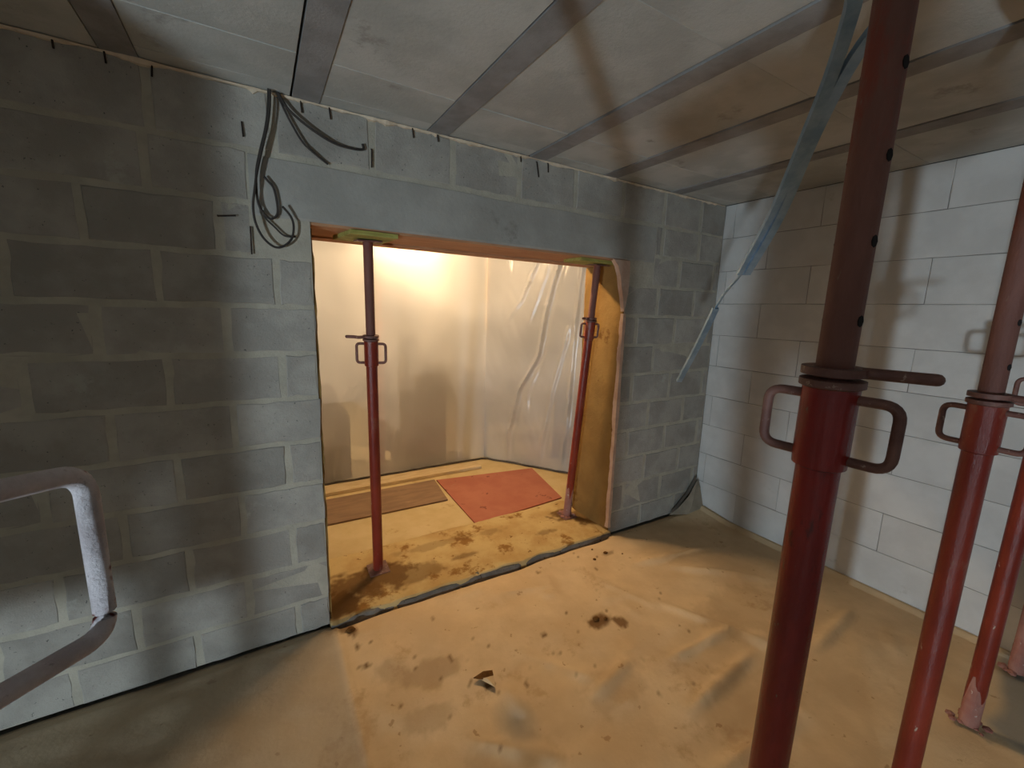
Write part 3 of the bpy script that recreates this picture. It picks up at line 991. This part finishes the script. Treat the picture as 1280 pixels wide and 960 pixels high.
h1 = view_right(-2.44, -1.85, -16)
make_prop((-2.410, -1.838, 0.004), (-2.462, -1.868, WALER_Z), 1.578, 'nearest red steel prop in the foreground with a long nut lever pointing right', M['red_paint'], M['rust'],
          [h1, opp(h1)], view_right(-2.44, -1.85, -4), 0.112, 0.0, z_foot=0.0)
h2 = view_right(-1.58, -1.865, -20)
make_prop((-1.575, -1.868, 0.004), (-1.590, -1.868, WALER_Z), 1.475, 'second red steel prop from the left of the foreground row, glossy tube', M['red_dusty'], M['rust'],
          [h2, opp(h2)], view_right(-1.58, -1.865, -22), 0.16, 0.0)
h3 = view_right(-0.744, -1.865, 10)
make_prop((-0.744, -1.865, 0.004), (-0.744, -1.865, WALER_Z), 1.50, 'third red steel prop at the right edge with pale dusty foot', M['red_dusty'], M['rust'],
          [h3, opp(h3)], view_right(-0.744, -1.865, 10), 0.16, 0.0, dust=0.22, foot=False)
make_prop((-0.165, -1.90, 0.010), (-0.165, -1.90, WALER_Z), 1.48, 'chalky pink steel prop close to the white wall at the right edge', M['red_pale'], M['rust'],
          [(0.2, 1), (-0.2, -1)], (0.3, 1), 0.12, 0.0, dust=0.12, foot=False)
# the prop just left of the frame: only its handle reaches into view
P0 = Vector((-3.402, -1.852))
hd = (Vector((-3.322, -1.702)) - P0).normalized()
p0 = make_prop((P0.x, P0.y, 0.004), (P0.x, P0.y, WALER_Z), 1.555, 'steel prop at the left edge with a chipped white looped handle', M['red_paint'], M['rust'],
               [(-hd.x, -hd.y)], (-1, -0.2), 0.15, 0.0)
bm = bmesh.new()
q = [(-3.382, -1.820, 1.532), (-3.320, -1.701, 1.509), (-3.320, -1.700, 1.362), (-3.382, -1.800, 1.384)]
sweep(bm, fillet([Vector(v) - Vector((P0.x, P0.y, 0.004)) for v in q], 0.022, 7), circ(0.0080, 12), (0, 0, 1))
o = link_mesh('handle', bm, M['chipped'], p0, smooth=True); o['label'] = 'chipped whitish looped handle'

# two thinner-looking props standing in the opening on the threshold
d1 = view_right(-2.645, 0.32, -6)
make_prop((-2.645, 0.318, TH + 0.004), (-2.690, 0.150, DT - 0.034), 1.50, 'slim red-brown steel prop at the left of the opening', M['red_dusty'], M['rust'],
          [d1, opp(d1)], (-0.95, -0.3), 0.11, -0.05, collar_h=0.15, holes=False, reach=0.075)
d2 = view_right(-1.145, 0.335, 20)
make_prop((-1.145, 0.335, TH + 0.004), (-1.165, 0.13, DT - 0.034), 1.625, 'slim red-brown steel prop at the right of the opening', M['red_dusty'], M['rust'],
          [d2, opp(d2)], (-0.9, -0.4), 0.085, -0.02, collar_h=0.14, holes=False, reach=0.065, dust=0.30)
# packing boards between prop heads and the lintel
bm = bmesh.new(); prism(bm, [(-2.80, -0.012), (-2.58, -0.010), (-2.60, 0.24), (-2.84, 0.25)], DT - 0.033, DT - 0.013)
tag(link_mesh('packing_board', bm, M['green_board']), 'yellowish packing board on top of the left prop under the lintel', 'board')
bm = bmesh.new(); prism(bm, [(-1.40, 0.02), (-1.06, 0.05), (-1.07, 0.22), (-1.41, 0.19)], DT - 0.033, DT - 0.013)
tag(link_mesh('packing_board', bm, M['green_board']), 'greenish packing board on top of the right prop under the lintel', 'board')
# a prop standing behind the plastic, and the pole at the corner of the sheet
make_prop((-2.19, 2.05, -0.010), (-2.19, 2.05, H - 0.01), 1.55, 'steel prop dimly seen behind the plastic sheet', M['red_paint'], M['red_dusty'],
          [(1, 0.1), (-1, -0.1)], (-1, -0.4), 0.12, 0.0, holes=False)
t = thing('corner_pole', 'slender pole at the corner of the plastic sheeting', 'pole', (-1.06, 1.975, -0.010))
bm = bmesh.new(); lathe(bm, [(0.022, 0.0), (0.022, 1.42)], 16); link_mesh('lower_tube', bm, M['concrete'], t)
bm = bmesh.new(); lathe(bm, [(0.017, 1.38), (0.017, H + 0.0)], 16); o = link_mesh('upper_tube', bm, M['timber'], t)
bm = bmesh.new(); lathe(bm, [(0.026, 1.36), (0.028, 1.37), (0.028, 1.43), (0.024, 1.44)], 16); link_mesh('collar', bm, M['concrete'], t)

# timber waler carried by the row of props (above the frame)
bm = bmesh.new()
box(bm, -5.6, -0.03, -1.95, -1.80, WALER_Z + 0.001, H - 0.014)
bmesh.ops.bevel(bm, geom=[e for e in bm.edges], offset=0.004, segments=1, affect='EDGES')
tag(link_mesh('timber_waler', bm, M['timber']), 'timber beam under the ceiling on the heads of the props', 'beam')

# ------------------------------------------------------------------ galvanised rails drooping from behind the near prop
def rail(name, pts, w_, h_, label, upv, mt=None):
    bm = bmesh.new()
    e = 0.0012
    sec = [(-h_, -w_), (h_, -w_), (h_, -w_ + 2 * e), (-h_ + 2 * e, -w_ + 2 * e), (-h_ + 2 * e, w_ - 2 * e), (h_, w_ - 2 * e), (h_, w_), (-h_, w_)]
    sweep(bm, smooth_path(pts, 5), sec, upv)
    o = link_mesh(name, bm, mt or M['galv'])
    if label: tag(o, label, 'rail', 'galvanised rails hanging by the near prop')
    return o


RA = [(-2.545, -1.915, 2.130), (-2.450, -1.815, 2.122), (-2.402, -1.790, 2.106), (-2.316, -1.734, 2.068), (-2.228, -1.663, 2.015), (-2.057, -1.517, 1.903), (-1.958, -1.390, 1.775)]
RB = [(-2.475, -1.950, 2.118), (-2.430, -1.915, 2.112), (-2.375, -1.838, 2.098), (-2.318, -1.766, 2.076), (-2.204, -1.666, 2.019), (-2.048, -1.532, 1.902), (-1.949, -1.404, 1.775)]
rail('metal_rail', RA, 0.010, 0.006, 'left of the two galvanised rails drooping beside the near prop', (0.3, 0.5, 0.8))
rail('metal_rail', RB, 0.010, 0.006, 'right of the two galvanised rails drooping beside the near prop', (0.3, 0.5, 0.8))
t = thing('metal_strip', 'long bright galvanised strip reaching lowest toward the far corner', 'rail', (0, 0, 0))
bm = bmesh.new()
RC = [(-2.21, -1.668, 2.022), (-2.052, -1.523, 1.908), (-1.953, -1.395, 1.782), (-1.862, -1.262, 1.684), (-1.716, -1.036, 1.387)]
sweep(bm, smooth_path(RC, 5), circ(0.004, 8))
link_mesh('rod', bm, M['galv'], t, smooth=True)
o = rail('channel', [(-1.866, -1.262, 1.676), (-1.79, -1.15, 1.53), (-1.722, -1.036, 1.383)], 0.010, 0.006, None, (0.3, 0.5, 0.8))
o.parent = t

# ------------------------------------------------------------------ cables hanging from a hole by the ceiling
t = thing('cable_bundle', 'dark electric cables hanging in loops left of the opening', 'cable', (0, 0, 0))
for pts, r in (([(-3.095, -0.04, 2.491), (-3.101, -0.04, 2.417), (-3.115, -0.04, 2.344), (-3.139, -0.04, 2.254), (-3.16, -0.04, 2.171), (-3.172, -0.04, 2.106), (-3.182, -0.04, 2.04), (-3.178, -0.04, 1.976), (-3.156, -0.035, 1.921), (-3.12, -0.03, 1.887), (-3.085, -0.03, 1.888), (-3.048, -0.03, 1.924), (-3.037, -0.03, 1.977), (-3.047, -0.03, 2.018), (-3.076, -0.04, 2.051)], 0.0055),
               ([(-3.100, -0.032, 2.496), (-3.108, -0.030, 2.410), (-3.122, -0.032, 2.336), (-3.146, -0.032, 2.248), (-3.164, -0.030, 2.159), (-3.162, -0.027, 2.050), (-3.128, -0.022, 2.0), (-3.101, -0.02, 2.012), (-3.093, -0.02, 2.046), (-3.102, -0.02, 2.119), (-3.123, -0.022, 2.148), (-3.137, -0.025, 2.162)], 0.0055),
               ([(-3.150, -0.016, 2.03), (-3.14, -0.015, 2.0), (-3.111, -0.014, 1.971), (-3.074, -0.014, 1.937), (-3.03, -0.014, 1.937)], 0.0045)):
    bm = bmesh.new()
    sweep(bm, smooth_path(pts, 5), circ(r * 0.85, 8))
    link_mesh('cable_loop', bm, M['cable'], t, smooth=True)
bm = bmesh.new()
sweep(bm, smooth_path([(-3.064, -0.02, 2.495), (-3.038, -0.03, 2.444), (-2.987, -0.03, 2.405), (-2.924, -0.03, 2.37), (-2.859, -0.025, 2.347), (-2.798, -0.02, 2.342), (-2.738, -0.016, 2.348), (-2.737, -0.016, 2.372)], 5), circ(0.0055, 8))
tag(link_mesh('electric_cable', bm, M['cable'], smooth=True), 'upper grey cable curving right from the ceiling above the opening', 'cable')
bm = bmesh.new()
sweep(bm, smooth_path([(-3.070, -0.014, 2.499), (-3.046, -0.018, 2.437), (-3.018, -0.02, 2.381), (-2.982, -0.02, 2.324), (-2.935, -0.018, 2.288), (-2.886, -0.012, 2.259)], 5), circ(0.0045, 8))
tag(link_mesh('electric_cable', bm, M['cable'], smooth=True), 'lower short cable curving down from the ceiling beside the longer one', 'cable')

# added boards, unseen on the left, cut to shade the left of the grey wall
t = thing('shade_panel', 'added light-blocking panel of three boards, left of the camera and out of frame', 'panel', (-5.2, -1.87, 0.004))
for (xa, xb, za, zb) in ((-5.75, -4.655, 0.66, 2.385), (-5.75, -4.86, 0.40, 0.655), (-4.81, -4.655, 0.33, 0.655)):
    bm = bmesh.new(); box(bm, xa + 5.2, xb + 5.2, -0.01, 0.01, za, zb); link_mesh('board', bm, M['formwork'], t)
for x in (-5.70, -4.90, -4.72):
    bm = bmesh.new(); box(bm, x + 5.2, x + 5.24, -0.05, -0.011, 0.0, 2.385); link_mesh('post', bm, M['timber'], t)

# ------------------------------------------------------------------ the person taking the picture, whose shadow falls on the ceiling and the white wall
def make_person():
    fx, fy = math.sin(YAW), math.cos(YAW)               # facing
    org = Vector((CAM.x - 0.46 * fx, CAM.y - 0.46 * fy, 0.0))

    def W(r, f, z): return (r * fy + f * fx, -r * fx + f * fy, z * 1.05 if z < 1.56 or f < 0.3 else z)     # right, forward, up -> offset from org
    J = []      # (pos, radius, parent)

    def add(p_, r, par):
        J.append((p_, r, par)); return len(J) - 1
    pel = add(W(0, 0, 0.96), 0.15, None)
    wst = add(W(0, 0, 1.12), 0.14, pel)
    chs = add(W(0, 0.0, 1.34), 0.165, wst)
    nkb = add(W(0, 0.0, 1.52), 0.075, chs)
    nk = add(W(0, 0.02, 1.60), 0.058, nkb)
    hd = add(W(0, 0.03, 1.70), 0.092, nk)
    add(W(0, 0.02, 1.80), 0.085, hd)
    add(W(0, 0.125, 1.675), 0.016, hd)                  # nose
    for sg in (-1, 1):
        add(W(sg * 0.095, 0.02, 1.69), 0.014, hd)       # ear
        hp = add(W(sg * 0.10, 0, 0.90), 0.105, pel)
        kn = add(W(sg * 0.12, 0.02, 0.50), 0.066, hp)
        an = add(W(sg * 0.13, -0.01, 0.10), 0.046, kn)
        ft = add(W(sg * 0.135, 0.07, 0.045), 0.043, an)
        add(W(sg * 0.14, 0.17, 0.035), 0.035, ft)
        sh = add(W(sg * 0.21, 0, 1.48), 0.075, chs)
        el = add(W(sg * 0.40, 0.12, 1.40), 0.056, sh)
        wr = add(W(sg * 0.155, 0.39, 1.575), 0.030, el)
        pm = add(W(sg * 0.112, 0.425, 1.625), 0.030, wr)
        for k, (dz, ln) in enumerate(((0.045, 0.030), (0.025, 0.034), (0.004, 0.030), (-0.016, 0.024))):
            a_ = add(W(sg * 0.098, 0.436, 1.635 + dz), 0.0095, pm)
            add(W(sg * (0.098 - ln), 0.442, 1.640 + dz), 0.0085, a_)
        th = add(W(sg * 0.085, 0.400, 1.635), 0.010, pm)
        add(W(sg * 0.060, 0.404, 1.660), 0.009, th)
    me = bpy.data.meshes.new('person')
    me.from_pydata([j[0] for j in J], [(j[2], i) for i, j in enumerate(J) if j[2] is not None], [])
    o = bpy.data.objects.new('person', me)
    COL.objects.link(o)
    o.location = org
    md = o.modifiers.new('skin', 'SKIN')
    for i, j in enumerate(J):
        me.skin_vertices[0].data[i].radius = (j[1], j[1] * (0.72 if j[1] > 0.13 else 1.0))
    me.skin_vertices[0].data[0].use_root = True
    o.modifiers.new('smooth', 'SUBSURF').levels = 1
    bpy.context.view_layer.update()
    dg = bpy.context.evaluated_depsgraph_get()
    m2 = bpy.data.meshes.new_from_object(o.evaluated_get(dg))
    o.modifiers.clear()
    o.data = m2
    m2.materials.clear()
    for m in (M['jacket'], M['trousers'], M['skin'], M['plastic_black']): m2.materials.append(m)
    for f in m2.polygons:
        f.use_smooth = True
        c = f.center
        fwd = c.x * fx + c.y * fy
        f.material_index = 3 if c.z < 0.12 else 1 if c.z < 0.98 else 2 if (c.z > 1.63 and (abs(c.x * fy - c.y * fx) < 0.13)) or fwd > 0.35 else 0
    tag(o, 'person standing behind the camera in dark jacket and hard hat holding up a phone', 'person')
    bm = bmesh.new()
    prof = [(0.168, 0.0), (0.170, 0.008), (0.136, 0.014), (0.134, 0.05), (0.118, 0.10), (0.082, 0.138), (0.04, 0.155), (0.01, 0.158)]
    lathe(bm, prof, 24, (0, 0, 0))
    hat = link_mesh('hard_hat', bm, M['hat'], o, W(0, 0.02, 1.735), True); hat['label'] = 'white hard hat, added to widen the shadow'  # hat added to broaden the shadow of the head
    bm = bmesh.new(); box(bm, -0.078, 0.078, -0.0045, 0.0045, -0.037, 0.037)
    bmesh.ops.bevel(bm, geom=[e for e in bm.edges], offset=0.003, segments=2, affect='EDGES')
    ph = link_mesh('phone', bm, M['plastic_black'], None, (CAM.x - 0.03 * fx, CAM.y - 0.03 * fy, CAM.z + 0.004))
    ph.rotation_euler = (0, 0, -YAW)
    tag(ph, 'black phone held in both hands by the person behind the camera', 'phone')


M['jacket'] = mat('dark_jacket', rgb((52, 56, 66)), rgb((60, 64, 74)), 6, 0.85, 0.1, 60)
M['trousers'] = mat('work_trousers', rgb((60, 58, 52)), rgb((70, 66, 58)), 6, 0.85, 0.1, 60)
M['skin'] = mat('skin', rgb((196, 150, 126)), rgb((186, 136, 112)), 10, 0.6, 0.05, 60)
M['hat'] = mat('white_hard_hat', rgb((206, 204, 198)), rgb((196, 194, 188)), 6, 0.45, 0)
make_person()

# ------------------------------------------------------------------ lamps
t = thing('site_floodlight', 'cool white floodlight on a tripod behind the camera', 'lamp', (FLOOD.x, FLOOD.y, 0.0))
aim = (Vector((-2.0, -0.6, 1.5)) - FLOOD).normalized()
for k in range(3):
    a = 2 * math.pi * k / 3 + 0.4
    bm = bmesh.new(); sweep(bm, [(0, 0, FLOOD.z - 0.20), (0.35 * math.cos(a), 0.35 * math.sin(a), 0.0)], circ(0.011, 8)); link_mesh('leg', bm, M['plastic_black'], t)
bm = bmesh.new(); lathe(bm, [(0.014, FLOOD.z - 0.24), (0.014, FLOOD.z - 0.13)], 12); link_mesh('pole', bm, M['plastic_black'], t)
rotq = Vector((0, 0, -1)).rotation_difference(aim)
bm = bmesh.new(); box(bm, -0.17, 0.17, -0.15, 0.15, 0.02, 0.07)
o = link_mesh('lamp_head', bm, M['plastic_black'], t, (0, 0, FLOOD.z)); o.rotation_mode = 'QUATERNION'; o.rotation_quaternion = rotq
bm = bmesh.new(); box(bm, -0.14, 0.14, -0.12, 0.12, 0.012, 0.019)
o = link_mesh('lamp_face', bm, M['lamp_cool'], t, (0, 0, FLOOD.z)); o.rotation_mode = 'QUATERNION'; o.rotation_quaternion = rotq
ld = bpy.data.lights.new('flood_light', 'AREA'); ld.shape = 'RECTANGLE'; ld.size = 0.18; ld.size_y = 0.16
ld.energy = FLOOD_W; ld.color = FLOOD_RGB
lo = bpy.data.objects.new('flood_light', ld); COL.objects.link(lo); lo.parent = t
lo.location = (0, 0, FLOOD.z); lo.rotation_mode = 'QUATERNION'; lo.rotation_quaternion = rotq

t = thing('tube_lamp', 'warm tube lamp under the ceiling of the lit room', 'lamp', BULB)
bm = bmesh.new(); sweep(bm, [(-0.30, 0, 0), (0.30, 0, 0)], circ(0.018, 12)); link_mesh('tube', bm, emit_mat('tube_glow', BULB_RGB, TUBE_E), t)
for sx in (-0.31, 0.30):
    bm = bmesh.new(); box(bm, sx, sx + 0.012, -0.022, 0.022, -0.022, 0.05); link_mesh('end_cap', bm, M['plastic_black'], t)
bm = bmesh.new(); box(bm, -0.33, 0.33, -0.03, 0.03, 0.045, H - BULB.z - 0.004); link_mesh('batten', bm, M['white_block'], t)

slit = structure(link_mesh('fill_strip', (lambda b: (box(b, -4.80, -4.63, YB + 0.001, YB + 0.03, 0.01, 2.10), b)[1])(bmesh.new()), emit_mat('cool_fill', (0.78, 0.9, 1.0), FILL_E)), 'added cool glowing strip, unseen behind the camera', 'fill strip')  # added glowing strip on the wall for cool fill and highlights on the props
bm = bmesh.new()
for x in (-4.84, -4.62): box(bm, x, x + 0.04, YB + 0.001, YB + 0.05, 0.0, 2.14)
for z in (2.10,): box(bm, -4.84, -4.58, YB + 0.001, YB + 0.05, z, z + 0.04)
link_mesh('fill_strip_frame', bm, M['timber'], slit)

t = thing('sheet_fill_bulb', 'added bulb hidden just behind the plastic, brightening it near the ceiling', 'lamp', (-1.9, 2.46, 2.38))  # added lamp, brightens the sheet and its hot spot from behind
bm = bmesh.new(); bmesh.ops.create_uvsphere(bm, u_segments=16, v_segments=10, radius=0.035); link_mesh('bulb', bm, M['lamp_warm'], t, smooth=True)
bm = bmesh.new(); lathe(bm, [(0.016, 0.033), (0.02, 0.04), (0.02, 0.08), (0.006, 0.09), (0.004, H - 2.38)], 12); link_mesh('socket', bm, M['plastic_black'], t)
ld = bpy.data.lights.new('sheet_fill_light', 'POINT'); ld.energy = 60.0; ld.color = (1.0, 0.80, 0.56); ld.shadow_soft_size = 0.04
lo = bpy.data.objects.new('sheet_fill_light', ld); COL.objects.link(lo); lo.parent = t; lo.location = (0, 0, -0.05)

t = thing('back_fill_bulb', 'unseen bulb added deep in the room to backlight the plastic', 'lamp', (-4.3, 3.4, 2.2))  # added fill lamp, keeps the plastic bright from the far side
bm = bmesh.new(); bmesh.ops.create_uvsphere(bm, u_segments=16, v_segments=10, radius=0.04); link_mesh('bulb', bm, M['lamp_warm'], t, smooth=True)
bm = bmesh.new(); lathe(bm, [(0.018, 0.038), (0.022, 0.05), (0.022, 0.10), (0.008, 0.11), (0.004, H - 2.2)], 12); link_mesh('socket', bm, M['plastic_black'], t)
ld = bpy.data.lights.new('back_fill_light', 'POINT'); ld.energy = BACK_W; ld.color = (1.0, 0.80, 0.58); ld.shadow_soft_size = 0.05
lo = bpy.data.objects.new('back_fill_light', ld); COL.objects.link(lo); lo.parent = t; lo.location = (0, 0, -0.06)
